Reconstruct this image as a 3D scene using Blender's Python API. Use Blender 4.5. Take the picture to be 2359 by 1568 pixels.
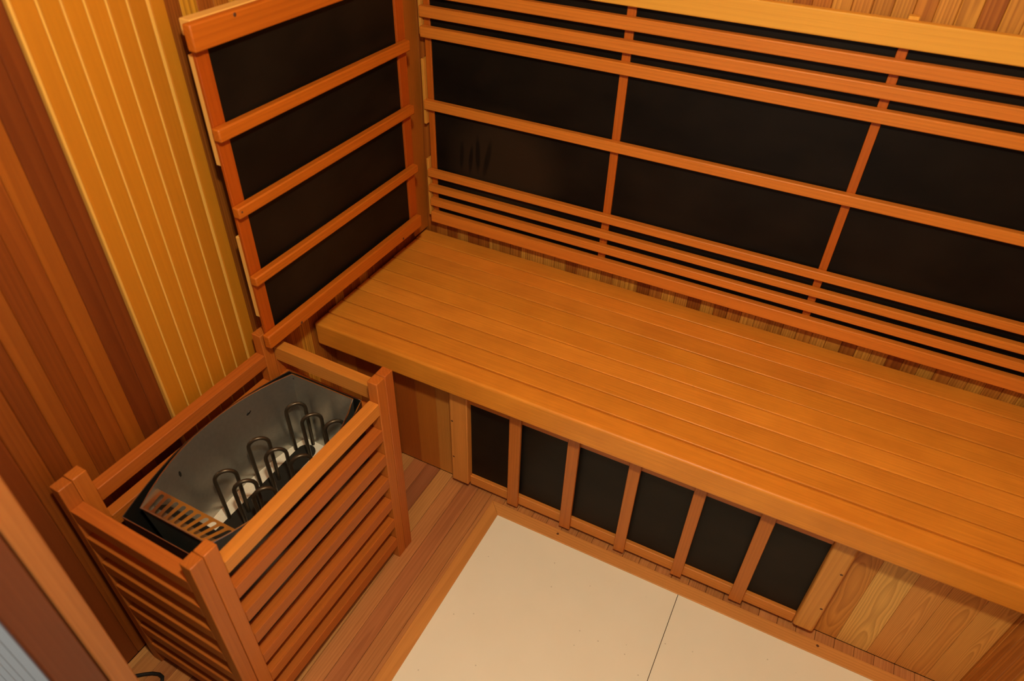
import bpy, bmesh, math, random
from mathutils import Matrix, Vector
random.seed(7)
for o in list(bpy.data.objects):
    bpy.data.objects.remove(o, do_unlink=True)
scene = bpy.context.scene
COL = scene.collection

# ------------------------------------------------------------------ camera
cam_d = bpy.data.cameras.new('camera')
cam = bpy.data.objects.new('camera', cam_d)
COL.objects.link(cam)
Rwc = Matrix(((0.89073848, 0.45385529, 0.02450154),
              (-0.30613929, 0.55923957, 0.77040888),
              (0.33595191, -0.69373372, 0.63707915)))
cam.matrix_world = Matrix.Translation((0.92880856, -1.54645376, 1.55860635)) @ Rwc.transposed().to_4x4()
cam_d.sensor_width = 36.0
cam_d.sensor_fit = 'HORIZONTAL'
cam_d.lens = 1615.62 / 2359 * 36.0
cam_d.clip_start = 0.02
cam_d.dof.use_dof = True
cam_d.dof.focus_distance = 1.75
cam_d.dof.aperture_fstop = 3.2
scene.camera = cam

# ------------------------------------------------------------------ world: the dim neutral room outside the sauna
world = bpy.data.worlds.new('world')
scene.world = world
world.use_nodes = True
world.node_tree.nodes['Background'].inputs['Color'].default_value = (1.0, 0.98, 0.92, 1)
world.node_tree.nodes['Background'].inputs['Strength'].default_value = 0.44

scene.view_settings.view_transform = 'Standard'
scene.view_settings.look = 'None'
scene.view_settings.gamma = 1.0
scene.view_settings.use_curve_mapping = False
scene.view_settings.exposure = 0.0
LAMP_STRENGTH = 790.0
LAMP_COLOR = (1.0, 0.91, 0.62)
LAMP_POS = (0.88, -1.395, 1.90)

# ------------------------------------------------------------------ helpers
WM = {}

def link(o, parent=None, world_m=None, group=None):
    COL.objects.link(o)
    m = world_m if world_m is not None else Matrix.Identity(4)
    WM[o.name] = m
    if parent is not None:
        o.parent = parent
        o.matrix_basis = WM[parent.name].inverted() @ m
    else:
        o.matrix_basis = m
    return o

def tag(o, label, cat, group=None):
    o['label'] = label
    o['category'] = cat
    if group:
        o['group'] = group
    return o

def thing(name, label, cat, loc=(0, 0, 0), group=None):
    o = bpy.data.objects.new(name, None)
    o.empty_display_size = 0.05
    link(o, None, Matrix.Translation(loc))
    return tag(o, label, cat, group)

def jit(c, a=0.08, h=0.03):
    k = 1 + random.uniform(-a, a)
    return (min(1, c[0] * k), min(1, c[1] * k * (1 + random.uniform(-h, h))), min(1, c[2] * k * (1 + random.uniform(-2 * h, 2 * h))), 1)

_mesh = {}

def box_mesh(l, w, t, bev, seg=1):
    key = (round(l, 4), round(w, 4), round(t, 4), round(bev, 5), seg)
    if key in _mesh:
        return _mesh[key]
    bm = bmesh.new()
    bmesh.ops.create_cube(bm, size=1.0)
    bmesh.ops.scale(bm, vec=(l, w, t), verts=bm.verts)
    if bev > 0:
        bmesh.ops.bevel(bm, geom=bm.edges[:], offset=bev, segments=seg, affect='EDGES', profile=0.5)
    me = bpy.data.meshes.new('board')
    bm.to_mesh(me)
    bm.free()
    if seg > 1:
        for p in me.polygons:      # round the bevels, keep the six faces flat
            p.use_smooth = max(abs(c) for c in p.normal) < 0.9999
    _mesh[key] = me
    return me

ROT = {'x': Matrix.Identity(4), 'y': Matrix.Rotation(math.pi / 2, 4, 'Z'), 'z': Matrix.Rotation(-math.pi / 2, 4, 'Y')}

def board(name, x0, x1, y0, y1, z0, z1, mat, col, parent=None, bev=0.0012, axis=None, seg=1):
    """box from world limits; local X runs along the grain"""
    d = {'x': abs(x1 - x0), 'y': abs(y1 - y0), 'z': abs(z1 - z0)}
    if axis is None:
        axis = max(d, key=d.get)
    if axis == 'x':
        l, w, t = d['x'], d['y'], d['z']
    elif axis == 'y':
        l, w, t = d['y'], d['x'], d['z']
    else:
        l, w, t = d['z'], d['y'], d['x']
    base = box_mesh(l, w, t, min(bev, 0.45 * min(l, w, t)), seg)
    me = base
    if mat is not None:
        if len(me.materials) == 0:
            me.materials.append(mat)
        elif me.materials[0] != mat:
            key = ('m', me.name, mat.name)
            if key not in _mesh:
                c = me.copy()
                c.materials[0] = mat
                _mesh[key] = c
            me = _mesh[key]
    o = bpy.data.objects.new(name, me)
    o.color = col
    link(o, parent, Matrix.Translation(((x0 + x1) / 2, (y0 + y1) / 2, (z0 + z1) / 2)) @ ROT[axis])
    return o

def mesh_obj(name, bm, mat, parent=None, col=(1, 1, 1, 1), smooth=False, origin=None):
    me = bpy.data.meshes.new(name)
    if origin is not None:
        bmesh.ops.translate(bm, verts=bm.verts, vec=[-v for v in origin])
    bmesh.ops.recalc_face_normals(bm, faces=bm.faces)
    bm.to_mesh(me)
    bm.free()
    if smooth:
        for p in me.polygons:
            p.use_smooth = True
        try:
            me.set_sharp_from_angle(angle=math.radians(45))
        except Exception:
            pass
    me.materials.append(mat)
    o = bpy.data.objects.new(name, me)
    o.color = col
    link(o, parent, Matrix.Translation(origin) if origin is not None else None)
    return o

def tube_bm(pts, r, n=8, bm=None, caps=True):
    bm = bm or bmesh.new()
    pts = [Vector(p) for p in pts]
    rings = []
    ref = None
    for i, p in enumerate(pts):
        a = pts[max(0, i - 1)]
        b = pts[min(len(pts) - 1, i + 1)]
        d = (b - a).normalized()
        if ref is None:
            ref = Vector((0, 0, 1)) if abs(d.z) < 0.9 else Vector((1, 0, 0))
            u = d.cross(ref).normalized()
        else:
            u = (ref - d * ref.dot(d)).normalized()
        ref = u
        v = d.cross(u)
        rings.append([bm.verts.new(p + u * (r * math.cos(2 * math.pi * k / n)) + v * (r * math.sin(2 * math.pi * k / n))) for k in range(n)])
    for i in range(len(rings) - 1):
        for k in range(n):
            bm.faces.new((rings[i][k], rings[i][(k + 1) % n], rings[i + 1][(k + 1) % n], rings[i + 1][k]))
    if caps:
        bm.faces.new(rings[0][::-1])
        bm.faces.new(rings[-1])
    return bm

# ------------------------------------------------------------------ materials
def newmat(name):
    m = bpy.data.materials.new(name)
    m.use_nodes = True
    nt = m.node_tree
    return m, nt, nt.nodes['Principled BSDF']

def wood(name, ring=0.3, ringfreq=260.0, fibre=0.25, blotch=0.15, rough=0.5, spec=0.35, bump=0.15, drift=0.012, wave=1.0, tilt=0.025, bscale=(3.5, 22, 22)):
    m, nt, b = newmat(name)
    N, L = nt.nodes, nt.links
    def nd(t, **kw):
        n = N.new(t)
        for k, v in kw.items():
            setattr(n, k, v)
        return n
    def mth(op, a, bb=None):
        n = nd('ShaderNodeMath', operation=op)
        for i, v in enumerate((a, bb)):
            if v is None:
                continue
            if isinstance(v, (int, float)):
                n.inputs[i].default_value = v
            else:
                L.new(v, n.inputs[i])
        return n.outputs[0]
    tc = nd('ShaderNodeTexCoord')
    oi = nd('ShaderNodeObjectInfo')
    rnd = oi.outputs['Random']
    off = nd('ShaderNodeCombineXYZ')
    L.new(mth('MULTIPLY', rnd, 37.0), off.inputs[0])
    L.new(mth('MULTIPLY', rnd, 91.0), off.inputs[1])
    L.new(mth('MULTIPLY', rnd, 53.0), off.inputs[2])
    def coords(sx, sy, sz):
        mp = nd('ShaderNodeMapping')
        mp.inputs['Scale'].default_value = (sx, sy, sz)
        L.new(tc.outputs['Object'], mp.inputs['Vector'])
        ad = nd('ShaderNodeVectorMath', operation='ADD')
        L.new(mp.outputs[0], ad.inputs[0])
        L.new(off.outputs[0], ad.inputs[1])
        return ad.outputs[0]
    def noise(vec, scale, detail=2.0, rough=0.5):
        n = nd('ShaderNodeTexNoise')
        n.inputs['Scale'].default_value = scale
        n.inputs['Detail'].default_value = detail
        n.inputs['Roughness'].default_value = rough
        L.new(vec, n.inputs['Vector'])
        return n
    # growth rings round a pith that runs nearly along the board
    dn = noise(coords(0.9 * wave, 5, 5), 1.0, 1.5)
    sp = nd('ShaderNodeSeparateXYZ')
    L.new(tc.outputs['Object'], sp.inputs[0])
    sc = nd('ShaderNodeSeparateColor')
    L.new(dn.outputs['Color'], sc.inputs[0])
    r7 = mth('FRACT', mth('MULTIPLY', rnd, 7.31))
    r13 = mth('FRACT', mth('MULTIPLY', rnd, 13.7))
    yy = mth('ADD', mth('ADD', sp.outputs[1], mth('MULTIPLY', mth('SUBTRACT', r7, 0.5), 0.10)), mth('MULTIPLY', mth('SUBTRACT', sc.outputs[0], 0.5), drift * 2))
    zz = mth('ADD', mth('ADD', sp.outputs[2], mth('MULTIPLY', r13, 0.07)), mth('MULTIPLY', mth('SUBTRACT', sc.outputs[1], 0.5), drift * 2))
    zz = mth('ADD', zz, mth('MULTIPLY', sp.outputs[0], mth('MULTIPLY', mth('SUBTRACT', r7, 0.3), tilt)))
    rr = mth('SQRT', mth('ADD', mth('MULTIPLY', yy, yy), mth('MULTIPLY', zz, zz)))
    fr = mth('FRACT', mth('MULTIPLY', rr, ringfreq))
    ramp = nd('ShaderNodeValToRGB')
    ramp.color_ramp.elements[0].position = 0.15
    ramp.color_ramp.elements[0].color = (0, 0, 0, 1)
    ramp.color_ramp.elements[1].position = 0.88
    ramp.color_ramp.elements[1].color = (1, 1, 1, 1)
    e = ramp.color_ramp.elements.new(1.0)
    e.color = (0.1, 0.1, 0.1, 1)
    L.new(fr, ramp.inputs[0])
    # fibres and blotches
    fib = noise(coords(7, 420, 420), 1.0, 3.0, 0.6)
    blo = noise(coords(*bscale), 1.0, 3.0, 0.55)
    ringv = mth('MULTIPLY', ramp.outputs[0], ring)
    fibv = mth('MULTIPLY', mth('SUBTRACT', fib.outputs['Fac'], 0.5), fibre * 2)
    blov = mth('MULTIPLY', mth('SUBTRACT', blo.outputs['Fac'], 0.5), blotch * 2)
    val = mth('ADD', mth('SUBTRACT', 1.0, ringv), mth('ADD', fibv, blov))
    # darker wood is also redder
    red = mth('POWER', mth('MAXIMUM', val, 0.05), 1.0)
    grn = mth('POWER', mth('MAXIMUM', val, 0.05), 1.35)
    blu = mth('POWER', mth('MAXIMUM', val, 0.05), 1.6)
    oc = nd('ShaderNodeSeparateColor')
    L.new(oi.outputs['Color'], oc.inputs[0])
    cc = nd('ShaderNodeCombineColor')
    L.new(mth('MULTIPLY', oc.outputs[0], red), cc.inputs[0])
    L.new(mth('MULTIPLY', oc.outputs[1], grn), cc.inputs[1])
    L.new(mth('MULTIPLY', oc.outputs[2], blu), cc.inputs[2])
    L.new(cc.outputs[0], b.inputs['Base Color'])
    b.inputs['Roughness'].default_value = rough
    b.inputs['Specular IOR Level'].default_value = spec
    bp = nd('ShaderNodeBump')
    bp.inputs['Strength'].default_value = bump
    bp.inputs['Distance'].default_value = 0.001
    L.new(mth('ADD', mth('MULTIPLY', ramp.outputs[0], -0.5), fib.outputs['Fac']), bp.inputs['Height'])
    L.new(bp.outputs[0], b.inputs['Normal'])
    return m

M_PLANK = wood('cedar_plank', ring=0.30, ringfreq=170, fibre=0.14, blotch=0.42, bscale=(1.2, 95, 95), rough=0.55)
M_WALL = wood('red_cedar_wall', ring=0.16, ringfreq=110, fibre=0.12, blotch=0.16, rough=0.5)
M_KICK = wood('cedar_figured', ring=0.24, ringfreq=420, fibre=0.13, blotch=0.08, rough=0.55, drift=0.012, wave=4.0, tilt=0.07)
M_FRAME = wood('alder_frame', ring=0.10, ringfreq=150, fibre=0.13, blotch=0.10, rough=0.45, spec=0.4)
M_BENCH = wood('hemlock_bench', ring=0.06, ringfreq=260, fibre=0.17, blotch=0.17, bscale=(9, 14, 14), rough=0.42, spec=0.45)
M_SMOOTH = wood('clear_basswood', ring=0.04, ringfreq=120, fibre=0.06, blotch=0.06, rough=0.5)
M_FLOOR = wood('worn_floor_oak', ring=0.14, ringfreq=200, fibre=0.22, blotch=0.22, rough=0.5)

def plain(name, col, rough=0.5, metal=0.0, spec=0.5, noise_amt=0.0, nscale=60.0, bump=0.0):
    m, nt, b = newmat(name)
    b.inputs['Base Color'].default_value = (*col, 1)
    b.inputs['Roughness'].default_value = rough
    b.inputs['Metallic'].default_value = metal
    b.inputs['Specular IOR Level'].default_value = spec
    if noise_amt or bump:
        tc = nt.nodes.new('ShaderNodeTexCoord')
        n = nt.nodes.new('ShaderNodeTexNoise')
        n.inputs['Scale'].default_value = nscale
        n.inputs['Detail'].default_value = 4
        nt.links.new(tc.outputs['Object'], n.inputs['Vector'])
        if noise_amt:
            mx = nt.nodes.new('ShaderNodeMix')
            mx.data_type = 'RGBA'
            mx.inputs['A'].default_value = (*[c * (1 - noise_amt) for c in col], 1)
            mx.inputs['B'].default_value = (*[min(1, c * (1 + noise_amt)) for c in col], 1)
            nt.links.new(n.outputs['Fac'], mx.inputs['Factor'])
            nt.links.new(mx.outputs['Result'], b.inputs['Base Color'])
        if bump:
            bp = nt.nodes.new('ShaderNodeBump')
            bp.inputs['Strength'].default_value = bump
            bp.inputs['Distance'].default_value = 0.0005
            nt.links.new(n.outputs['Fac'], bp.inputs['Height'])
            nt.links.new(bp.outputs[0], b.inputs['Normal'])
    return m

def black_panel_mat():
    m, nt, b = newmat('black_heating_film')
    N, L = nt.nodes, nt.links
    tc = N.new('ShaderNodeTexCoord')
    mp = N.new('ShaderNodeMapping')
    mp.inputs['Scale'].default_value = (3.0, 5.0, 5.0)
    L.new(tc.outputs['Object'], mp.inputs['Vector'])
    n = N.new('ShaderNodeTexNoise')
    n.inputs['Scale'].default_value = 1.6
    n.inputs['Detail'].default_value = 4
    L.new(mp.outputs[0], n.inputs['Vector'])
    r = N.new('ShaderNodeValToRGB')
    r.color_ramp.elements[0].position = 0.35
    r.color_ramp.elements[0].color = (0.005, 0.004, 0.003, 1)
    r.color_ramp.elements[1].position = 0.72
    r.color_ramp.elements[1].color = (0.013, 0.009, 0.006, 1)
    L.new(n.outputs['Fac'], r.inputs[0])
    L.new(r.outputs[0], b.inputs['Base Color'])
    b.inputs['Roughness'].default_value = 0.44
    b.inputs['Specular IOR Level'].default_value = 0.16
    v = N.new('ShaderNodeTexVoronoi')
    v.inputs['Scale'].default_value = 700
    L.new(tc.outputs['Object'], v.inputs['Vector'])
    bp = N.new('ShaderNodeBump')
    bp.inputs['Strength'].default_value = 0.08
    bp.inputs['Distance'].default_value = 0.0005
    L.new(v.outputs['Distance'], bp.inputs['Height'])
    L.new(bp.outputs[0], b.inputs['Normal'])
    return m

def smear_panel_mat():
    """the black film with a dusty bloom, its brown reflected haze painted in, and finger streaks wiped through it"""
    m = black_panel_mat()
    m.name = 'black_heating_film_smeared'
    nt = m.node_tree
    N, L = nt.nodes, nt.links
    b = N['Principled BSDF']
    src = b.inputs['Base Color'].links[0].from_socket
    tc = N.new('ShaderNodeTexCoord')
    def dist(cx, cz, rx, rz, rot):
        mp = N.new('ShaderNodeMapping')
        mp.vector_type = 'TEXTURE'
        mp.inputs['Location'].default_value = (cx, 0, cz)
        mp.inputs['Rotation'].default_value = (0, rot, 0)
        mp.inputs['Scale'].default_value = (rx, 1.0, rz)
        L.new(tc.outputs['Object'], mp.inputs['Vector'])
        ln = N.new('ShaderNodeVectorMath')
        ln.operation = 'LENGTH'
        L.new(mp.outputs[0], ln.inputs[0])
        mr = N.new('ShaderNodeMapRange')
        mr.inputs['From Min'].default_value = 0.6
        mr.inputs['From Max'].default_value = 1.1
        mr.inputs['To Min'].default_value = 1.0
        mr.inputs['To Max'].default_value = 0.0
        L.new(ln.outputs['Value'], mr.inputs['Value'])
        return mr.outputs[0]
    def mul(a, b_, op='MULTIPLY'):
        n = N.new('ShaderNodeMath')
        n.operation = op
        for k, v in enumerate((a, b_)):
            if isinstance(v, float):
                n.inputs[k].default_value = v
            else:
                L.new(v, n.inputs[k])
        return n.outputs[0]
    bloom = dist(-0.04, -0.15, 0.17, 0.16, 0.0)
    st = None
    for cx, cz, rx, rz, rot in ((0.013, 0.728, 0.007, 0.045, 0.05), (0.041, 0.722, 0.007, 0.045, 0.1), (0.063, 0.742, 0.008, 0.055, 0.0), (0.092, 0.735, 0.009, 0.060, 0.2)):
        d = dist(cx - 0.18165, cz - 0.8675, rx, rz, rot)
        st = d if st is None else mul(st, d, 'MAXIMUM')
    fac = mul(mul(bloom, mul(1.0, st, 'SUBTRACT')), 0.8)
    mx = N.new('ShaderNodeMix')
    mx.data_type = 'RGBA'
    L.new(fac, mx.inputs['Factor'])
    L.new(src, mx.inputs['A'])
    mx.inputs['B'].default_value = (0.030, 0.018, 0.010, 1)  # hazy brown reflection on the dust, put into the base colour
    L.new(mx.outputs['Result'], b.inputs['Base Color'])
    return m

def mat_sheet():
    m, nt, b = newmat('speckled_cream_sheet')
    N, L = nt.nodes, nt.links
    tc = N.new('ShaderNodeTexCoord')
    v = N.new('ShaderNodeTexVoronoi')
    v.inputs['Scale'].default_value = 46
    L.new(tc.outputs['Object'], v.inputs['Vector'])
    n = N.new('ShaderNodeTexNoise')
    n.inputs['Scale'].default_value = 9
    n.inputs['Detail'].default_value = 3
    L.new(tc.outputs['Object'], n.inputs['Vector'])
    # a speck only in some cells, in the cell centre
    sc = N.new('ShaderNodeSeparateColor')
    L.new(v.outputs['Color'], sc.inputs[0])
    a = N.new('ShaderNodeMath'); a.operation = 'LESS_THAN'; a.inputs[1].default_value = 0.075
    L.new(v.outputs['Distance'], a.inputs[0])
    g = N.new('ShaderNodeMath'); g.operation = 'GREATER_THAN'; g.inputs[1].default_value = 0.72
    L.new(sc.outputs[0], g.inputs[0])
    mu = N.new('ShaderNodeMath'); mu.operation = 'MULTIPLY'
    L.new(a.outputs[0], mu.inputs[0]); L.new(g.outputs[0], mu.inputs[1])
    m2 = N.new('ShaderNodeMath'); m2.operation = 'MULTIPLY'; m2.inputs[1].default_value = 0.4
    L.new(mu.outputs[0], m2.inputs[0])
    base = N.new('ShaderNodeMix'); base.data_type = 'RGBA'
    base.inputs['A'].default_value = (0.86, 0.82, 0.66, 1)
    base.inputs['B'].default_value = (0.92, 0.89, 0.74, 1)
    L.new(n.outputs['Fac'], base.inputs['Factor'])
    mx = N.new('ShaderNodeMix'); mx.data_type = 'RGBA'
    L.new(base.outputs['Result'], mx.inputs['A'])
    mx.inputs['B'].default_value = (0.3, 0.24, 0.16, 1)
    L.new(m2.outputs[0], mx.inputs['Factor'])
    L.new(mx.outputs['Result'], b.inputs['Base Color'])
    b.inputs['Roughness'].default_value = 0.55
    b.inputs['Specular IOR Level'].default_value = 0.3
    return m

M_BLACK = black_panel_mat()
M_SMEAR = smear_panel_mat()
M_SHEET = mat_sheet()
M_DARKGAP = plain('dark_backing', (0.05, 0.02, 0.008), 0.8)
M_STEEL = plain('galvanised_steel', (0.46, 0.45, 0.41), 0.32, 0.85, 0.5, 0.12, 120, 0.08)
M_BRIGHT = plain('bright_steel', (0.75, 0.72, 0.66), 0.22, 1.0, 0.5, 0.05, 90)
M_BASE = plain('pale_base_plate', (0.78, 0.74, 0.64), 0.5, 0.0, 0.4, 0.15, 300, 0.15)
M_IRON = plain('black_enamel', (0.012, 0.011, 0.010), 0.35, 0.0, 0.5)
M_ELEM = plain('dark_heating_tube', (0.10, 0.075, 0.05), 0.38, 0.75, 0.5, 0.2, 80)
M_SLOTDARK = plain('slot_dark', (0.02, 0.018, 0.015), 0.7, 0.0, 0.15, 0.2, 90)
M_CORD = plain('black_rubber', (0.012, 0.011, 0.010), 0.5)
M_SCREW = plain('screw_hole', (0.10, 0.035, 0.012), 0.6)
M_WHITE = plain('grey_white_paint', (0.62, 0.62, 0.60), 0.5, 0, 0.3, 0.03, 30)
M_GREYLINE = plain('grey_backing', (0.12, 0.12, 0.12), 0.8)

# base colours (linear) of the woods
C_RAIL = (0.70, 0.220, 0.024)
C_STILE = (0.44, 0.080, 0.004)
C_BENCH = (0.78, 0.290, 0.029)
C_CAP = (0.80, 0.390, 0.050)
C_PALE = (0.82, 0.460, 0.110)
C_LIGHT = (0.54, 0.200, 0.010)
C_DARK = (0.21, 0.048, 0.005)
C_CEDAR = [(0.64, 0.285, 0.040), (0.48, 0.165, 0.020), (0.34, 0.090, 0.010), (0.56, 0.22, 0.030), (0.42, 0.13, 0.016)]
C_FLOOR = [(0.58, 0.28, 0.085), (0.44, 0.165, 0.055), (0.35, 0.120, 0.048), (0.52, 0.22, 0.068)]
C_TRIM = (0.64, 0.28, 0.070)
C_GUARD = (0.46, 0.122, 0.015)

# ------------------------------------------------------------------ setting
XL, XR, YB, YF, ZC = -0.130, 1.512, 0.012, -1.360, 2.05
YE = -1.436      # outer face of the front wall
YK = -0.4578     # face of the boards under the bench
DX0, DX1, DZ = 0.25, 1.20, 1.98   # door opening

def structure(name, x0, x1, y0, y1, z0, z1, mat, col, bev=0.0):
    o = board(name, x0, x1, y0, y1, z0, z1, mat, col, None, bev)
    o['kind'] = 'structure'
    return o

floor = structure('floor', XL - 0.10, XR + 0.10, -2.6, YB + 0.10, -0.060, -0.014, M_DARKGAP, (1, 1, 1, 1))
wall_left = structure('wall_left', XL - 0.10, XL - 0.012, YE, YB + 0.10, -0.014, ZC, M_DARKGAP, (1, 1, 1, 1))
wall_back = structure('wall_back', XL - 0.012, XR + 0.012, YB + 0.012, YB + 0.10, -0.014, ZC, M_DARKGAP, (1, 1, 1, 1))
wall_right = structure('wall_right', XR + 0.012, XR + 0.10, YE, YB + 0.10, -0.014, ZC, M_DARKGAP, (1, 1, 1, 1))
ceiling = structure('ceiling', XL - 0.10, XR + 0.10, -1.80, YB + 0.10, ZC + 0.012, ZC + 0.06, M_DARKGAP, (1, 1, 1, 1))

# floor boards, running towards the back wall
pitch = 0.0430
joint0 = 0.1022
TX0, TX1 = 0.372, 0.4067          # trim along the board field
TY0, TY1 = -0.5225, -0.4870       # trim along the bench
k = -6
while True:
    a = joint0 + k * pitch
    b_ = a + pitch
    k += 1
    if a > XR:
        break
    a2, b2 = max(a, XL), min(b_, XR)
    if b2 - a2 < 0.004:
        continue
    c = C_FLOOR[[0, 1, 2, 0, 3, 1, 3, 2][k % 8]]
    if a < TX0 < b_:
        c = C_FLOOR[3]
    if b2 <= TX1 - 0.002:
        board('floorboard', a2 + 0.0004, b2 - 0.0004, YF + 0.001, YK - 0.0005, -0.014, 0.0, M_FLOOR, jit(c, 0.07), floor, 0.0006, 'y')
    elif a2 > XR - 0.06:
        board('floorboard', a2 + 0.0004, b2 - 0.0004, YF + 0.001, YK - 0.0005, -0.014, 0.0, M_FLOOR, jit(c, 0.07), floor, 0.0006, 'y')
    else:
        board('floorboard', a2 + 0.0004, b2 - 0.0004, TY0 + 0.01, YK - 0.0005, -0.014, 0.0, M_FLOOR, jit((C_FLOOR[3][0], C_FLOOR[3][1], C_FLOOR[3][2]), 0.12), floor, 0.0006, 'y')
SEAM = 0.9045
sx1 = 1.446
board('floor_sheet', TX1 - 0.02, SEAM - 0.0007, YE, TY0 + 0.008, -0.014, 0.001, M_SHEET, (1, 1, 1, 1), floor, 0.0004, 'x')
board('floor_sheet', SEAM + 0.0007, sx1, YE, TY0 + 0.008, -0.014, 0.001, M_SHEET, (1, 1, 1, 1), floor, 0.0004, 'x')

# wooden trim framing the sheet, mitred at the corner
def prism(name, poly, z0, z1, mat, col, parent, axis, bev=0.0015):
    bm = bmesh.new()
    lo = [bm.verts.new((p[0], p[1], z0)) for p in poly]
    hi = [bm.verts.new((p[0], p[1], z1)) for p in poly]
    n = len(poly)
    bm.faces.new(lo[::-1])
    bm.faces.new(hi)
    for i in range(n):
        bm.faces.new((lo[i], lo[(i + 1) % n], hi[(i + 1) % n], hi[i]))
    if bev:
        bmesh.ops.bevel(bm, geom=[e for e in bm.edges if abs(e.verts[0].co.z - z1) < 1e-6 and abs(e.verts[1].co.z - z1) < 1e-6], offset=bev, segments=2, affect='EDGES', profile=0.5)
    cx = sum(p[0] for p in poly) / n
    cy = sum(p[1] for p in poly) / n
    m = Matrix.Translation((cx, cy, (z0 + z1) / 2)) @ ROT[axis]
    bm.transform(m.inverted())
    bmesh.ops.recalc_face_normals(bm, faces=bm.faces)
    me = bpy.data.meshes.new(name)
    bm.to_mesh(me)
    bm.free()
    me.materials.append(mat)
    o = bpy.data.objects.new(name, me)
    o.color = col
    link(o, parent, m)
    return o

t1 = prism('trim_1', [(TX0, TY1), (sx1 + 0.034, TY1), (sx1, TY0), (TX1, TY0)], 0.0012, 0.0042, M_FRAME, jit(C_TRIM, 0.02), None, 'x')
t2 = prism('trim_2', [(TX0, TY1), (TX1, TY0), (TX1, YF + 0.002), (TX0, YF + 0.002)], 0.0012, 0.0042, M_FRAME, jit(C_TRIM, 0.02), None, 'y')
t3 = prism('trim_3', [(sx1 + 0.034, TY1), (sx1 + 0.034, YF + 0.002), (sx1, YF + 0.002), (sx1, TY0)], 0.0012, 0.0042, M_FRAME, jit(C_TRIM, 0.02), None, 'y')
for t in (t1, t2, t3):
    t['kind'] = 'structure'

def disc(name, c, nrm, r, parent, mat=M_SCREW, depth=0.0006):
    """small screw head / countersunk hole sitting in a face"""
    bm = bmesh.new()
    bmesh.ops.create_cone(bm, cap_ends=True, segments=12, radius1=r, radius2=r * 0.75, depth=depth)
    me = bpy.data.meshes.new(name)
    bm.to_mesh(me)
    bm.free()
    me.materials.append(mat)
    o = bpy.data.objects.new(name, me)
    q = Vector(nrm).to_track_quat('Z', 'Y').to_matrix().to_4x4()
    link(o, parent, Matrix.Translation(c) @ q)
    return o

disc('screw', (0.5739, -0.5024, 0.0044), (0, 0, 1), 0.0035, t1)
disc('screw', (1.2284, -0.4986, 0.0044), (0, 0, 1), 0.0035, t1)

# wall planks (tongue and groove with a small V)
def planks_left():
    # cedar planks in front of the pale section, then the ones behind the side backrest
    y = -0.9485
    i = 0
    seq = [(0.20, 0.044, 0.005), (0.19, 0.042, 0.005), (0.36, 0.098, 0.008), (0.27, 0.064, 0.006), (0.24, 0.055, 0.005), (0.34, 0.09, 0.008), (0.21, 0.048, 0.005), (0.28, 0.07, 0.007)]
    while y > YF + 0.004:
        y2 = max(y - 0.0347, YF + 0.001)
        board('plank', XL - 0.012, XL, y2, y - 0.0003, 0.0005, ZC, M_WALL, jit(seq[i % len(seq)], 0.06), wall_left, 0.0014, 'z')
        y = y2
        i += 1
    y = -0.9485
    # plain backing planks behind the pale boards are covered; start again past them
    y = -0.7070
    seq = [(0.30, 0.085, 0.008), (0.62, 0.29, 0.02), (0.36, 0.10, 0.01), (0.46, 0.15, 0.014), (0.64, 0.29, 0.03), (0.42, 0.13, 0.014), (0.33, 0.09, 0.01)]
    i = 0
    while y < YB - 0.004:
        y2 = min(y + 0.0352, YB)
        board('plank', XL - 0.012, XL, y + 0.0003, y2, 0.0005, ZC, M_PLANK, jit(seq[i % len(seq)] if y < -0.2 else (0.33, 0.085, 0.008), 0.06), wall_left, 0.0012, 'z')  # planks near the back corner carry its shade in their darker colour
        y = y2
        i += 1
planks_left()

def planks_back():
    x = -0.0882 - 2 * 0.0352
    i = 0
    while x < XR:
        x2 = x + 0.0352
        a, b2 = max(x, XL), min(x2, XR)
        if b2 - a > 0.003:
            c = random.choice(C_CEDAR)
            if i % 3 == 1:
                c = C_CEDAR[0]
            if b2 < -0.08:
                c = (0.36, 0.10, 0.010)  # darker here: corner shade put into the plank colour
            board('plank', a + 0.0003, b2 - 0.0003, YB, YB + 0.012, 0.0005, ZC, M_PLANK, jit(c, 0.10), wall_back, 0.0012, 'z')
        x = x2
        i += 1
planks_back()

def planks_right():
    y = YB
    while y > YF:
        y2 = max(y - 0.0345, YF + 0.001)
        board('plank', XR, XR + 0.012, y2 + 0.0003, y - 0.0003, 0.0005, ZC, M_PLANK, jit(random.choice(C_CEDAR[1:]), 0.08), wall_right, 0.0012, 'z')
        y = y2 if y2 > YF + 0.002 else YF
planks_right()

# ceiling boards
x = XL
while x < XR - 0.01:
    x2 = min(x + 0.0912, XR)
    board('plank', x + 0.0004, x2 - 0.0004, YF, YB, ZC, ZC + 0.012, M_PLANK, jit(random.choice(C_CEDAR), 0.08), ceiling, 0.0012, 'y')
    x = x2

x = XL
while x < XR - 0.01:
    x2 = min(x + 0.0912, XR)
    board('plank', x + 0.0004, x2 - 0.0004, -1.80, YE - 0.002, ZC, ZC + 0.012, M_PLANK, jit(random.choice(C_CEDAR), 0.08), ceiling, 0.0012, 'y')
    x = x2

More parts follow.
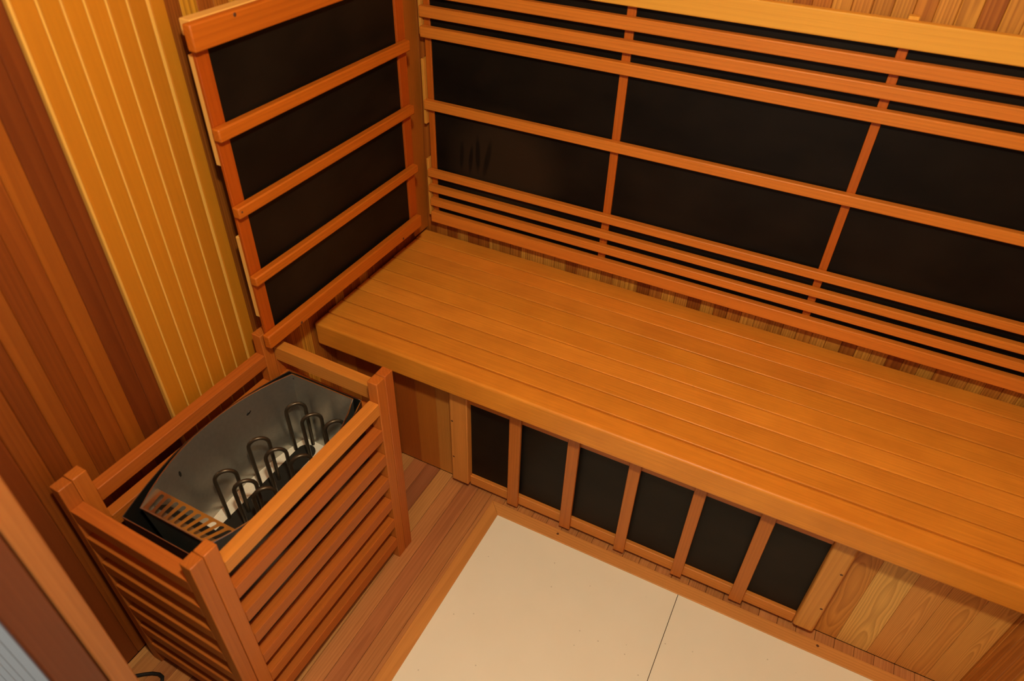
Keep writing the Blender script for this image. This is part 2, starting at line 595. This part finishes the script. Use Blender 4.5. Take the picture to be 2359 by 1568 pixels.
# pale section of the left wall behind the heater
pale = thing('wall_panel', 'pale yellow vertical board panel on the wall behind the heater', 'panel', (XL, -0.83, 0))
js = [-0.9485, -0.9150, -0.8805, -0.8460, -0.8113, -0.7765, -0.7415, -0.7078]
for i in range(7):
    tg = 0.0 if i == 0 else (0.0062 if i == 6 else 0.0036)
    board('panel_board', XL - 0.012, XL + 0.0090, js[i] + tg + 0.0003, js[i + 1] - 0.0003, 0.0005, ZC, M_SMOOTH,
          jit(C_LIGHT if i != 5 else (0.47, 0.165, 0.008), 0.03, 0.02), pale, 0.0012, 'z')
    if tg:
        board('lit_bevel', XL - 0.012, XL + 0.0082, js[i] + 0.0002, js[i] + tg, 0.0005, ZC, M_SMOOTH, jit((0.82, 0.46, 0.09), 0.01), pale, 0.0005, 'z')  # pale strip stands in for the bevel catching light at each joint
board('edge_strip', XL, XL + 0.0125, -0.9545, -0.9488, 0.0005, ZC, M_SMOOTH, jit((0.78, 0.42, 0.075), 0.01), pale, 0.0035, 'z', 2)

# front wall with the door opening; grey-white cladding outside, jamb in the opening
wall_front = structure('wall_front', XL - 0.10, DX0 - 0.020, YE + 0.012, YF - 0.012, -0.014, ZC, M_DARKGAP, (1, 1, 1, 1))
wfr = board('wall_section', DX1 + 0.02, XR + 0.10, YE + 0.012, YF - 0.012, -0.014, ZC, M_DARKGAP, (1, 1, 1, 1), wall_front, 0)
wft = board('wall_section', DX0 - 0.020, DX1 + 0.02, YE + 0.012, YF - 0.012, DZ + 0.02, ZC, M_DARKGAP, (1, 1, 1, 1), wall_front, 0)
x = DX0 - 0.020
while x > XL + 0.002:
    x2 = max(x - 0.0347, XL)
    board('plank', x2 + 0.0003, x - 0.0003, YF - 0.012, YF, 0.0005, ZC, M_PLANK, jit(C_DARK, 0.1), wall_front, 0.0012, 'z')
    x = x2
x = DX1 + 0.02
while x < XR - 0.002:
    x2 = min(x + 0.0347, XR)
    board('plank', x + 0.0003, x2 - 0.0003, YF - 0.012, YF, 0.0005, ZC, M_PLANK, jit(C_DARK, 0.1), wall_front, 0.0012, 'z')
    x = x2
# outside cladding
ext = [DX0 - 0.0205, 0.156, 0.089, 0.033, -0.038, -0.105, -0.172, -0.230]
board('cladding_backing', -0.230, DX0 - 0.0205, YE + 0.0012, YE + 0.0118, -0.014, ZC, M_GREYLINE, (1, 1, 1, 1), wall_front, 0.0, 'z')
for i in range(len(ext) - 1):
    board('cladding_board', ext[i + 1] + (0.007 if i < 6 else 0), ext[i], YE, YE + 0.0011, -0.014, ZC, M_WHITE, (1, 1, 1, 1), wall_front, 0.0003, 'z')
ext = [DX1 + 0.0205, 1.29, 1.36, 1.43, 1.50, 1.612]
board('cladding_backing', DX1 + 0.0205, 1.612, YE + 0.0012, YE + 0.0118, -0.014, ZC, M_GREYLINE, (1, 1, 1, 1), wall_front, 0.0, 'z')
for i in range(len(ext) - 1):
    board('cladding_board', ext[i], ext[i + 1] - (0.007 if i < 4 else 0), YE, YE + 0.0011, -0.014, ZC, M_WHITE, (1, 1, 1, 1), wall_front, 0.0003, 'z')
board('cladding_board', DX0 - 0.020, DX1 + 0.02, YE, YE + 0.012, DZ + 0.0205, ZC, M_WHITE, (1, 1, 1, 1), wall_front, 0.0003, 'x')
# jambs
door = thing('door_1', 'wooden door jamb beside the heater, close to the viewer', 'door frame', (DX0, YF, 0))
del door['category'], door['label']
door['kind'] = 'structure'
board('jamb_trim', DX0 - 0.020, DX0, YF - 0.0280, YF + 0.0005, 0.0005, DZ, M_FRAME, jit((0.43, 0.150, 0.035), 0.02), door, 0.003, 'z', 3)
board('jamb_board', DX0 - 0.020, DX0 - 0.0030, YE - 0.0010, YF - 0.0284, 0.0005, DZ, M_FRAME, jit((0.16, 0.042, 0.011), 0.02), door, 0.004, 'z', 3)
board('jamb_board', DX1, DX1 + 0.020, YE - 0.0010, YF + 0.0005, 0.0005, DZ, M_FRAME, jit((0.5, 0.2, 0.07), 0.02), door, 0.003, 'z', 3)
board('head_board', DX0 - 0.020, DX1 + 0.02, YE + 0.0125, YF + 0.0005, DZ, DZ + 0.020, M_FRAME, jit((0.5, 0.2, 0.07), 0.02), door, 0.003, 'x', 3)

# ------------------------------------------------------------------ bench
skirt = thing('bench_skirt', 'vertical cedar board skirting closing the space under the bench', 'panel', (0.69, YK, 0))
ks = [XL, -0.064, -0.001, 0.062, 0.1250, 0.1870, 0.2490]
while ks[-1] + 0.0625 < 1.14:
    ks.append(ks[-1] + 0.0625)
ks = ks[:-1] + [1.139, 1.2010, 1.2637, 1.3320, 1.3920, 1.4545, XR]
kc = {1.2010: (0.66, 0.27, 0.048), 1.2637: (0.84, 0.46, 0.11), 1.3320: (0.76, 0.34, 0.07), 1.3920: (0.72, 0.32, 0.062), 1.4545: (0.78, 0.37, 0.075), 0.1250: (0.54, 0.165, 0.020), 0.1870: (0.66, 0.26, 0.042), 0.062: (0.42, 0.105, 0.012)}
for i in range(len(ks) - 1):
    c = kc.get(round(ks[i], 4), random.choice(C_CEDAR[1:]))
    board('skirt_board', ks[i] + 0.0003, ks[i + 1] - 0.0003, YK, YK + 0.012, 0.0005, 0.388, M_KICK, jit(c, 0.03), skirt, 0.0006, 'z')

bench = thing('sauna_bench', 'wide honey-coloured slatted wooden sauna bench along the back wall', 'bench', (0.69, -0.26, 0.39))
BX0, BX1 = -0.1195, 1.509
by = [-0.0035, -0.0610, -0.1185, -0.1785, -0.2395, -0.2965, -0.3530, -0.4125, -0.4705]
for i in range(8):
    board('seat_slat', BX0 + random.uniform(0, 0.002), BX1, by[i + 1] + 0.0014, by[i] - 0.0014, 0.434, 0.460 - random.uniform(0, 0.0012), M_BENCH, jit(C_BENCH, 0.08, 0.03), bench, 0.0020, 'x', 2)
board('front_slat', BX0, BX1, -0.5265, -0.4705 - 0.0014, 0.3915, 0.4600, M_BENCH, jit((0.76, 0.270, 0.027), 0.01), bench, 0.0065, 'x', 4)
for xx in (0.1, 0.75, 1.4):
    board('support_batten', xx - 0.02, xx + 0.02, -0.44, -0.01, 0.392, 0.4335, M_FRAME, jit(C_STILE), bench, 0.001, 'y')

# ------------------------------------------------------------------ back wall backrest with infrared panels
back = thing('backrest', 'long slatted wooden backrest with black infrared panels on the back wall', 'backrest', (0.69, 0.0, 0.46))
RX0, RX1 = -0.0868, 1.47
RY0, RY1 = -0.0278, -0.0096
rails = [(1.1678, 1.2147), (1.1202, 1.1468), (1.0732, 1.0993), (1.026, 1.0523), (0.8441, 0.8687), (0.6514, 0.6729), (0.6056, 0.6252), (0.5621, 0.5841), (0.5085, 0.5422)]
for i, (a, b2) in enumerate(rails):
    c = C_CAP if i == 0 else C_RAIL
    board('rail', RX0 + (0.004 if i > 6 else 0), RX1, RY0, RY1, a, b2, M_FRAME if i else M_SMOOTH, jit(c, 0.03, 0.015), back, 0.0026, 'x', 2)
for (a, b2) in [(-0.085, -0.0677), (0.4310, 0.4517), (0.9640, 0.9825), (1.440, 1.4585)]:
    st = board('stile', a, b2, -0.0088, 0.0020, 0.512, 1.2000, M_FRAME, jit((0.52, 0.120, 0.008), 0.03, 0.015), back, 0.0015, 'z', 2)
for (a, b2) in [(-0.0672, 0.4305), (0.4522, 0.9635), (0.9830, 1.4395)]:
    board('infrared_panel', a, b2, -0.0050, 0.0040, 0.530, 1.205, M_SMEAR if a < 0 else M_BLACK, (1, 1, 1, 1), back, 0.0005, 'x')
for (a, b2) in [(1.03, 1.215), (0.80, 0.97), (0.525, 0.70)]:
    board('spacer_block', -0.0945, -0.0870, -0.018, 0.0110, a, b2, M_SMOOTH, jit((0.66, 0.30, 0.045), 0.04), back, 0.001, 'z')
board('spacer_block', 0.9625, 0.9815, -0.0088, 0.0080, 1.2060, 1.2195, M_SMOOTH, jit(C_CAP, 0.02), back, 0.0010, 'z')
# ------------------------------------------------------------------ left wall backrest
side = thing('side_backrest', 'short ladder-like side backrest with one black infrared panel at the bench end', 'backrest', (-0.045, -0.45, 0.575))
SX = -0.0445
lr = [(1.1889, 1.2318), (1.0370, 1.0608), (0.8873, 0.9097), (0.7343, 0.7555), (0.5754, 0.6090)]
LR = []
for i, (a, b2) in enumerate(lr):
    y0 = -0.7506 if i in (0, 4) else -0.7458
    LR.append(board('rail', SX + 0.0003, -0.0271, y0, -0.1568 + (0.01 if i == 0 else 0), a, b2, M_FRAME, jit((0.54, 0.135, 0.008), 0.03, 0.015), side, 0.0030, 'y', 2))
board('stile', SX - 0.007, SX, -0.7390, -0.7108, 0.58, 1.205, M_FRAME, jit(C_STILE, 0.02), side, 0.0008, 'z')
board('stile', SX - 0.007, SX, -0.1820, -0.1500, 0.58, 1.205, M_FRAME, jit(C_STILE, 0.02), side, 0.0008, 'z')
board('infrared_panel', SX - 0.014, SX - 0.0045, -0.7104, -0.1824, 0.590, 1.205, M_BLACK, (1, 1, 1, 1), side, 0.0005, 'y')
board('top_batten', -0.0690, SX - 0.0003, -0.7330, -0.1600, 1.206, 1.2325, M_SMOOTH, jit(C_PALE, 0.03), side, 0.0015, 'y')
for (a, b2) in [(0.9855, 1.1780), (0.6440, 0.8370)]:
    board('spacer_block', -0.0640, SX - 0.0073, -0.7370, -0.7200, a, b2, M_SMOOTH, jit(C_PALE, 0.03), side, 0.0008, 'z')
for y0, y1 in [(-0.62, -0.59), (-0.27, -0.24)]:
    for z0, z1 in [(1.12, 1.16), (0.64, 0.68)]:
        board('wall_bracket', XL + 0.001, -0.0590, y0, y1, z0, z1, M_FRAME, jit(C_STILE), side, 0.001, 'x')
disc('screw', (-0.0268, -0.6553, 1.2257), (1, 0, 0), 0.0036, LR[0])
disc('screw', (-0.0268, -0.7380, 0.9004), (1, 0, 0), 0.0022, LR[2])
disc('screw', (-0.0268, -0.6511, 0.5810), (1, 0, 0), 0.0034, LR[4])
disc('screw', (-0.0268, -0.2469, 0.5830), (1, 0, 0), 0.0034, LR[4])
# corner batten where the two walls meet
cb = board('trim_4', XL + 0.0005, XL + 0.010, -0.060, YB - 0.001, 0.4615, 1.5, M_SMOOTH, jit((0.42, 0.125, 0.012), 0.02), None, 0.002, 'z')  # batten colour darkened for the corner shade as well
cb['kind'] = 'structure'

# ------------------------------------------------------------------ heater panel under the bench
low = thing('under_bench_heater', 'low framed black infrared panel with upright bars under the bench', 'heater panel', (0.73, YK, 0.02))
UY = -0.4878
sl = board('stile', 0.2467, 0.2973, UY, YK - 0.0004, 0.0260, 0.3880, M_FRAME, jit((0.66, 0.25, 0.045), 0.02), low, 0.0025, 'z', 2)
sr = board('stile', 1.1626, 1.2082, UY, YK - 0.0004, 0.0260, 0.3880, M_FRAME, jit((0.66, 0.28, 0.05), 0.02), low, 0.0060, 'z', 3)
for (a, b2) in [(0.4155, 0.4465), (0.5687, 0.5978), (0.7195, 0.7468), (0.8698, 0.8964), (1.0145, 1.0445)]:
    board('upright_bar', a, b2, UY, -0.4782, 0.0185, 0.3860, M_FRAME, jit((0.52, 0.155, 0.022), 0.06), low, 0.0012, 'z')
board('bottom_rail', 0.2976, 1.1623, -0.4778, YK - 0.0004, 0.0207, 0.0540, M_FRAME, jit((0.64, 0.22, 0.035), 0.02), low, 0.0015, 'x')
board('top_rail', 0.2976, 1.1623, -0.4778, YK - 0.0004, 0.3270, 0.3880, M_FRAME, jit((0.52, 0.155, 0.022), 0.02), low, 0.0015, 'x')
board('infrared_panel', 0.2980, 1.1620, -0.4680, YK - 0.0006, 0.0543, 0.3266, M_BLACK, (1, 1, 1, 1), low, 0.0003, 'x')
for p, xx, zz in ((sl, 0.2531, 0.2551), (sl, 0.2539, 0.1194), (sr, 1.2005, 0.2602), (sr, 1.1998, 0.1239)):
    disc('screw', (xx, UY - 0.0001, zz), (0, -1, 0), 0.0034, p)

# ------------------------------------------------------------------ heater guard
gcx, gcy = 0.0790, -0.9580
GW, GL, GT = 0.3310, 0.5260, 0.5963
PX, PY = 0.0245, 0.0270
guard = thing('heater_guard', 'slatted reddish wooden guard fence standing around the electric heater', 'guard rail', (gcx, gcy, 0))
gx0, gx1, gy0, gy1 = gcx - GW / 2, gcx + GW / 2, gcy - GL / 2, gcy + GL / 2
for sxx in (0, 1):
    for j, (a, b2) in enumerate([(gy0, gy0 + PY - 0.0008), (gy0 + PY, gy0 + 2 * PY), (gy1 - 2 * PY, gy1 - PY), (gy1 - PY + 0.0008, gy1)]):
        x0 = gx0 if sxx == 0 else gx1 - PX
        c = C_GUARD if j in (0, 3) else (0.50, 0.140, 0.017)
        board('post', x0, x0 + PX, a, b2, 0.0003, GT - random.uniform(0, 0.002), M_FRAME, jit(c, 0.05), guard, 0.0018, 'z', 2)
tops = [0.5430, 0.4655, 0.3880, 0.3105, 0.2330, 0.1600, 0.0830]
RH = 0.0320
for i, zt in enumerate(tops):
    c = (0.64, 0.235, 0.035) if i == 0 else C_GUARD
    # long sides
    board('rail', gx1 - PX, gx1 - 0.0004, gy0 + 2 * PY + 0.0003, gy1 - 2 * PY - 0.0003, zt - RH, zt, M_FRAME, jit(c, 0.05), guard, 0.0010, 'y')
    board('rail', gx0 + 0.0004, gx0 + PX, gy0 + 2 * PY + 0.0003, gy1 - 2 * PY - 0.0003, zt - RH, zt, M_FRAME, jit(C_GUARD, 0.05), guard, 0.0010, 'y')
    # short sides
    board('rail', gx0 + PX + 0.0003, gx1 - PX - 0.0003, gy0 + 0.0004, gy0 + PY - 0.001, zt - RH, zt, M_FRAME, jit(C_GUARD, 0.05), guard, 0.0010, 'x')
    board('rail', gx0 + PX + 0.0003, gx1 - PX - 0.0003, gy1 - PY + 0.001, gy1 - 0.0004, zt - RH, zt + (0.006 if i == 0 else 0), M_FRAME, jit(c, 0.05), guard, 0.0010, 'x')
guard.rotation_mode = 'XYZ'
guard.matrix_basis = Matrix.Translation((gcx, gcy, 0)) @ Matrix.Rotation(math.radians(-1.0), 4, 'Z')

# ------------------------------------------------------------------ electric heater
HX = 0.0785
heater = thing('sauna_heater', 'open-topped steel electric sauna heater with dark tube elements inside the guard', 'heater', (HX, -0.94, 0))

def boat(y0, y1, we, wm, n=12, bulge=2.0):
    """plan outline: flat ends, long sides bowed outwards"""
    pts = []
    for i in range(n + 1):
        t = i / n
        pts.append((HX + we + (wm - we) * (1 - abs(2 * t - 1) ** bulge), y0 + (y1 - y0) * t))
    for i in range(n + 1):
        t = 1 - i / n
        pts.append((HX - we - (wm - we) * (1 - abs(2 * t - 1) ** bulge), y0 + (y1 - y0) * t))
    return pts

def shell(rings, thick, cap_bottom=False):
    bm = bmesh.new()
    vs = [[bm.verts.new((p[0], p[1], z)) for p in poly] for poly, z in rings]
    n = len(vs[0])
    for r in range(len(vs) - 1):
        for i in range(n):
            bm.faces.new((vs[r][i], vs[r][(i + 1) % n], vs[r + 1][(i + 1) % n], vs[r + 1][i]))
    if cap_bottom:
        bm.faces.new(vs[-1])
    bmesh.ops.recalc_face_normals(bm, faces=bm.faces)
    bmesh.ops.solidify(bm, geom=bm.faces[:], thickness=thick)
    return bm

HT = 0.500
TOP = boat(-1.140, -0.732, 0.083, 0.1315)
BOT = boat(-1.118, -0.7375, 0.080, 0.108)
mesh_obj('steel_liner', shell([(TOP, HT), (BOT, 0.300)], 0.0016), M_STEEL, heater, smooth=True)
# pale base plate; two long black strips put the shade of open slots into colour
bm = bmesh.new()
a = [[bm.verts.new((p[0], p[1], z)) for p in BOT] for z in (0.3002, 0.3020)]
nb = len(BOT)
for i in range(nb // 2 - 1):          # cross strips from side to side
    for r in a:
        bm.faces.new((r[i], r[i + 1], r[nb - 2 - i], r[nb - 1 - i]))
for i in range(nb):
    bm.faces.new((a[0][i], a[0][(i + 1) % nb], a[1][(i + 1) % nb], a[1][i]))
mesh_obj('base_plate', bm, M_BASE, heater)
for xa, xb in ((0.006, 0.052), (0.078, 0.128)):
    r = (xb - xa) / 2
    cx = (xa + xb) / 2
    poly = [(cx + r * math.cos(math.pi * k / 10), -0.752 - r + r * math.sin(math.pi * k / 10)) for k in range(11)]
    poly += [(cx + r * math.cos(math.pi + math.pi * k / 10), -1.085 + r + r * math.sin(math.pi + math.pi * k / 10)) for k in range(11)]
    bm = bmesh.new()
    lo = [bm.verts.new((p[0], p[1], 0.3022)) for p in poly]
    hi = [bm.verts.new((p[0], p[1], 0.3040)) for p in poly]
    bm.faces.new(hi)
    for k in range(len(poly)):
        k2 = (k + 1) % len(poly)
        bm.faces.new((lo[k], lo[k2], hi[k2], hi[k]))
    mesh_obj('slot_dark_strip', bm, M_SLOTDARK, heater)
# black outer casing, open at the top
OUT = boat(-1.168, -0.7235, 0.098, 0.1365)
OUTB = boat(-1.160, -0.728, 0.094, 0.1330)
mesh_obj('casing', shell([(OUT, 0.496), (OUT, 0.440), (OUTB, 0.16)], 0.0016, True), M_IRON, heater, smooth=True)
# bright rim of the casing
rim = [(p[0], p[1], 0.4962) for p in OUT]
mesh_obj('casing_rim', tube_bm(rim + rim[:1], 0.0012, 6, caps=False), M_BRIGHT, heater, smooth=True)
rim = [(p[0], p[1], HT) for p in TOP]
mesh_obj('liner_rim', tube_bm(rim + rim[:1], 0.0013, 6, caps=False), M_BRIGHT, heater, smooth=True)
# slotted vent plate over the front end
def vent_plate():
    bm = bmesh.new()
    y0, y1 = -1.1385, -1.0900
    zf, zb = 0.4985, 0.488
    ns = 10
    def P(u, v):
        y = y0 + (y1 - y0) * v
        half = 0.083 + 0.0205 * v
        return (HX + (2 * u - 1) * half, y, zf + (zb - zf) * v)
    us0, us1 = 0.06, 0.985
    cw = (us1 - us0) / ns
    def quad(u0, u1, v0, v1):
        bm.faces.new([bm.verts.new(P(*q)) for q in ((u0, v0), (u1, v0), (u1, v1), (u0, v1))])
    quad(0, us0, 0, 1)
    quad(us1, 1, 0, 1)
    for i in range(ns):
        ua, ub = us0 + i * cw, us0 + (i + 1) * cw
        uc = (ua + ub) / 2
        r = cw * 0.27
        va, vb = 0.06, 0.88
        rv = 0.085
        hole = []
        for k in range(9):
            t = math.pi * k / 8
            hole.append((uc + r * math.cos(t), vb - rv + rv * math.sin(t)))
        for k in range(9):
            t = math.pi + math.pi * k / 8
            hole.append((uc + r * math.cos(t), va + rv + rv * math.sin(t)))
        outer = []
        for (hu, hv) in hole:
            du, dv = (hu - uc) / cw, (hv - 0.45)
            if hv > vb - rv:
                s = (hu - uc) / r
                outer.append((uc + (cw / 2) * max(-1, min(1, s * 1.4)), 1.0 if abs(s) < 0.72 else vb - rv + (1 - vb + rv) * (1 - abs(s)) / 0.28))
            elif hv < va + rv:
                s = (hu - uc) / r
                outer.append((uc + (cw / 2) * max(-1, min(1, s * 1.4)), 0.0 if abs(s) < 0.72 else (va + rv) * (1 - (1 - abs(s)) / 0.28)))
            else:
                outer.append((ub if hu > uc else ua, hv))
        hv_ = [bm.verts.new(P(*q)) for q in hole]
        ov_ = [bm.verts.new(P(*q)) for q in outer]
        m = len(hole)
        for k in range(m):
            bm.faces.new((hv_[k], hv_[(k + 1) % m], ov_[(k + 1) % m], ov_[k]))
        # close the cell corners
        bm.faces.new([bm.verts.new(P(*q)) for q in (outer[0], (ub, 1), (outer[2][0], 1.0))])
        bm.faces.new([bm.verts.new(P(*q)) for q in ((outer[6][0], 1.0), (ua, 1), outer[8])])
        bm.faces.new([bm.verts.new(P(*q)) for q in (outer[9], (ua, 0), (outer[11][0], 0.0))])
        bm.faces.new([bm.verts.new(P(*q)) for q in ((outer[15][0], 0.0), (ub, 0), outer[17])])
    bmesh.ops.remove_doubles(bm, verts=bm.verts, dist=0.00005)
    # front lip folded down
    lip = [bm.verts.new(q) for q in (P(0, 0), P(1, 0), (P(1, 0)[0], y0 + 0.004, 0.478), (P(0, 0)[0], y0 + 0.004, 0.478))]
    bm.faces.new(lip)
    bmesh.ops.recalc_face_normals(bm, faces=bm.faces)
    return bm
mesh_obj('vent_plate', vent_plate(), M_BRIGHT, heater)
# shelf under the vents, and a black sheet standing in for the dark below
bm = bmesh.new()
bm.faces.new([bm.verts.new(q) for q in ((HX - 0.081, -1.1365, 0.474), (HX + 0.081, -1.1365, 0.474), (HX + 0.090, -1.1150, 0.470), (HX - 0.090, -1.1150, 0.470))])
mesh_obj('vent_shelf', bm, M_STEEL, heater)
bm = bmesh.new()
bm.faces.new([bm.verts.new(q) for q in ((HX - 0.090, -1.1150, 0.4698), (HX + 0.090, -1.1150, 0.4698), (HX + 0.100, -1.0880, 0.440), (HX - 0.100, -1.0880, 0.440))])
mesh_obj('vent_dark', bm, M_IRON, heater)
# small punched holes in the liner
for i, (p, w) in enumerate([((-0.0365, -0.843, 0.461), 0.013), ((-0.0360, -1.032, 0.461), 0.014), ((0.0012, -0.7355, 0.4915), 0.0045)]):
    bm = bmesh.new()
    bmesh.ops.create_cone(bm, cap_ends=True, segments=6, radius1=w * 0.6, radius2=w * 0.4, depth=0.0008)
    bmesh.ops.scale(bm, vec=(1, 0.45, 1), verts=bm.verts)
    me = bpy.data.meshes.new('punched_hole')
    bm.to_mesh(me)
    bm.free()
    me.materials.append(M_IRON)
    o = bpy.data.objects.new('punched_hole', me)
    q = Vector([(0.95, -0.25, 0.1), (0.95, 0.25, 0.1), (0, -1, 0.02)][i]).to_track_quat('Z', 'Y').to_matrix().to_4x4()
    link(o, heater, Matrix.Translation(p) @ q @ Matrix.Rotation(0.5 + i, 4, 'Z'))
# tube elements: three rows of three hairpin loops
def loop_pts(cx, cy, top, hw, ang):
    ux, uy = math.cos(ang), math.sin(ang)
    zc = top - hw
    pts = [(cx - hw * 0.94 * ux, cy - hw * 0.94 * uy, 0.3042), (cx - hw * 0.97 * ux, cy - hw * 0.97 * uy, 0.37)]
    for k in range(0, 11):
        t = math.pi - math.pi * k / 10
        pts.append((cx + hw * math.cos(t) * ux, cy + hw * math.cos(t) * uy, zc + hw * math.sin(t)))
    pts += [(cx + hw * 0.97 * ux, cy + hw * 0.97 * uy, 0.37), (cx + hw * 0.94 * ux, cy + hw * 0.94 * uy, 0.3042)]
    return pts
for cx, cy in [(0.0171, -0.7633), (0.07, -0.7729), (0.1262, -0.7649), (0.0172, -0.8809), (0.0697, -0.887), (0.1269, -0.8764), (0.02, -0.979), (0.0722, -0.9798), (0.1187, -0.9757)]:
    mesh_obj('heating_element', tube_bm(loop_pts(cx, cy, 0.445, 0.0212, math.radians(52)), 0.0043, 10), M_ELEM, heater, smooth=True)
for sx_ in (-1, 1):
    for yy in (-1.10, -0.79):
        bm = tube_bm([(HX + sx_ * 0.06, yy, 0.0005), (HX + sx_ * 0.06, yy, 0.165)], 0.011, 10)
        mesh_obj('leg', bm, M_IRON, heater, smooth=True)

# ------------------------------------------------------------------ cord on the floor
pts = [(-0.112, -1.285, 0.0045), (-0.095, -1.272, 0.0045), (-0.077, -1.257, 0.0045), (-0.0616, -1.2465, 0.0045), (-0.048, -1.2415, 0.0045), (-0.037, -1.2425, 0.0045), (-0.0305, -1.249, 0.0045), (-0.030, -1.262, 0.0045), (-0.036, -1.29, 0.0045), (-0.038, -1.33, 0.0045), (-0.036, -1.354, 0.0045)]
tag(mesh_obj('power_cord', tube_bm(pts, 0.0042, 8), M_CORD, None, smooth=True), 'black power cord curled on the floor in front of the heater guard', 'cord')

# ------------------------------------------------------------------ ceiling lamp
lamp = thing('ceiling_lamp', 'warm round globe lamp fixed under the head of the doorway', 'lamp', (LAMP_POS[0], LAMP_POS[1], DZ))
bm = bmesh.new()
bmesh.ops.create_cone(bm, cap_ends=True, segments=24, radius1=0.040, radius2=0.055, depth=0.042)
bmesh.ops.translate(bm, verts=bm.verts, vec=(LAMP_POS[0], LAMP_POS[1], DZ - 0.0215))
mesh_obj('lamp_base', bm, M_WHITE, lamp, smooth=True)
m, nt, b = newmat('lamp_globe')
b.inputs['Base Color'].default_value = (0.9, 0.85, 0.75, 1)
b.inputs['Emission Color'].default_value = (*LAMP_COLOR, 1)
b.inputs['Emission Strength'].default_value = LAMP_STRENGTH
bm = bmesh.new()
bmesh.ops.create_uvsphere(bm, u_segments=20, v_segments=12, radius=0.045)
bmesh.ops.translate(bm, verts=bm.verts, vec=LAMP_POS)
mesh_obj('lamp_globe', bm, m, lamp, smooth=True)
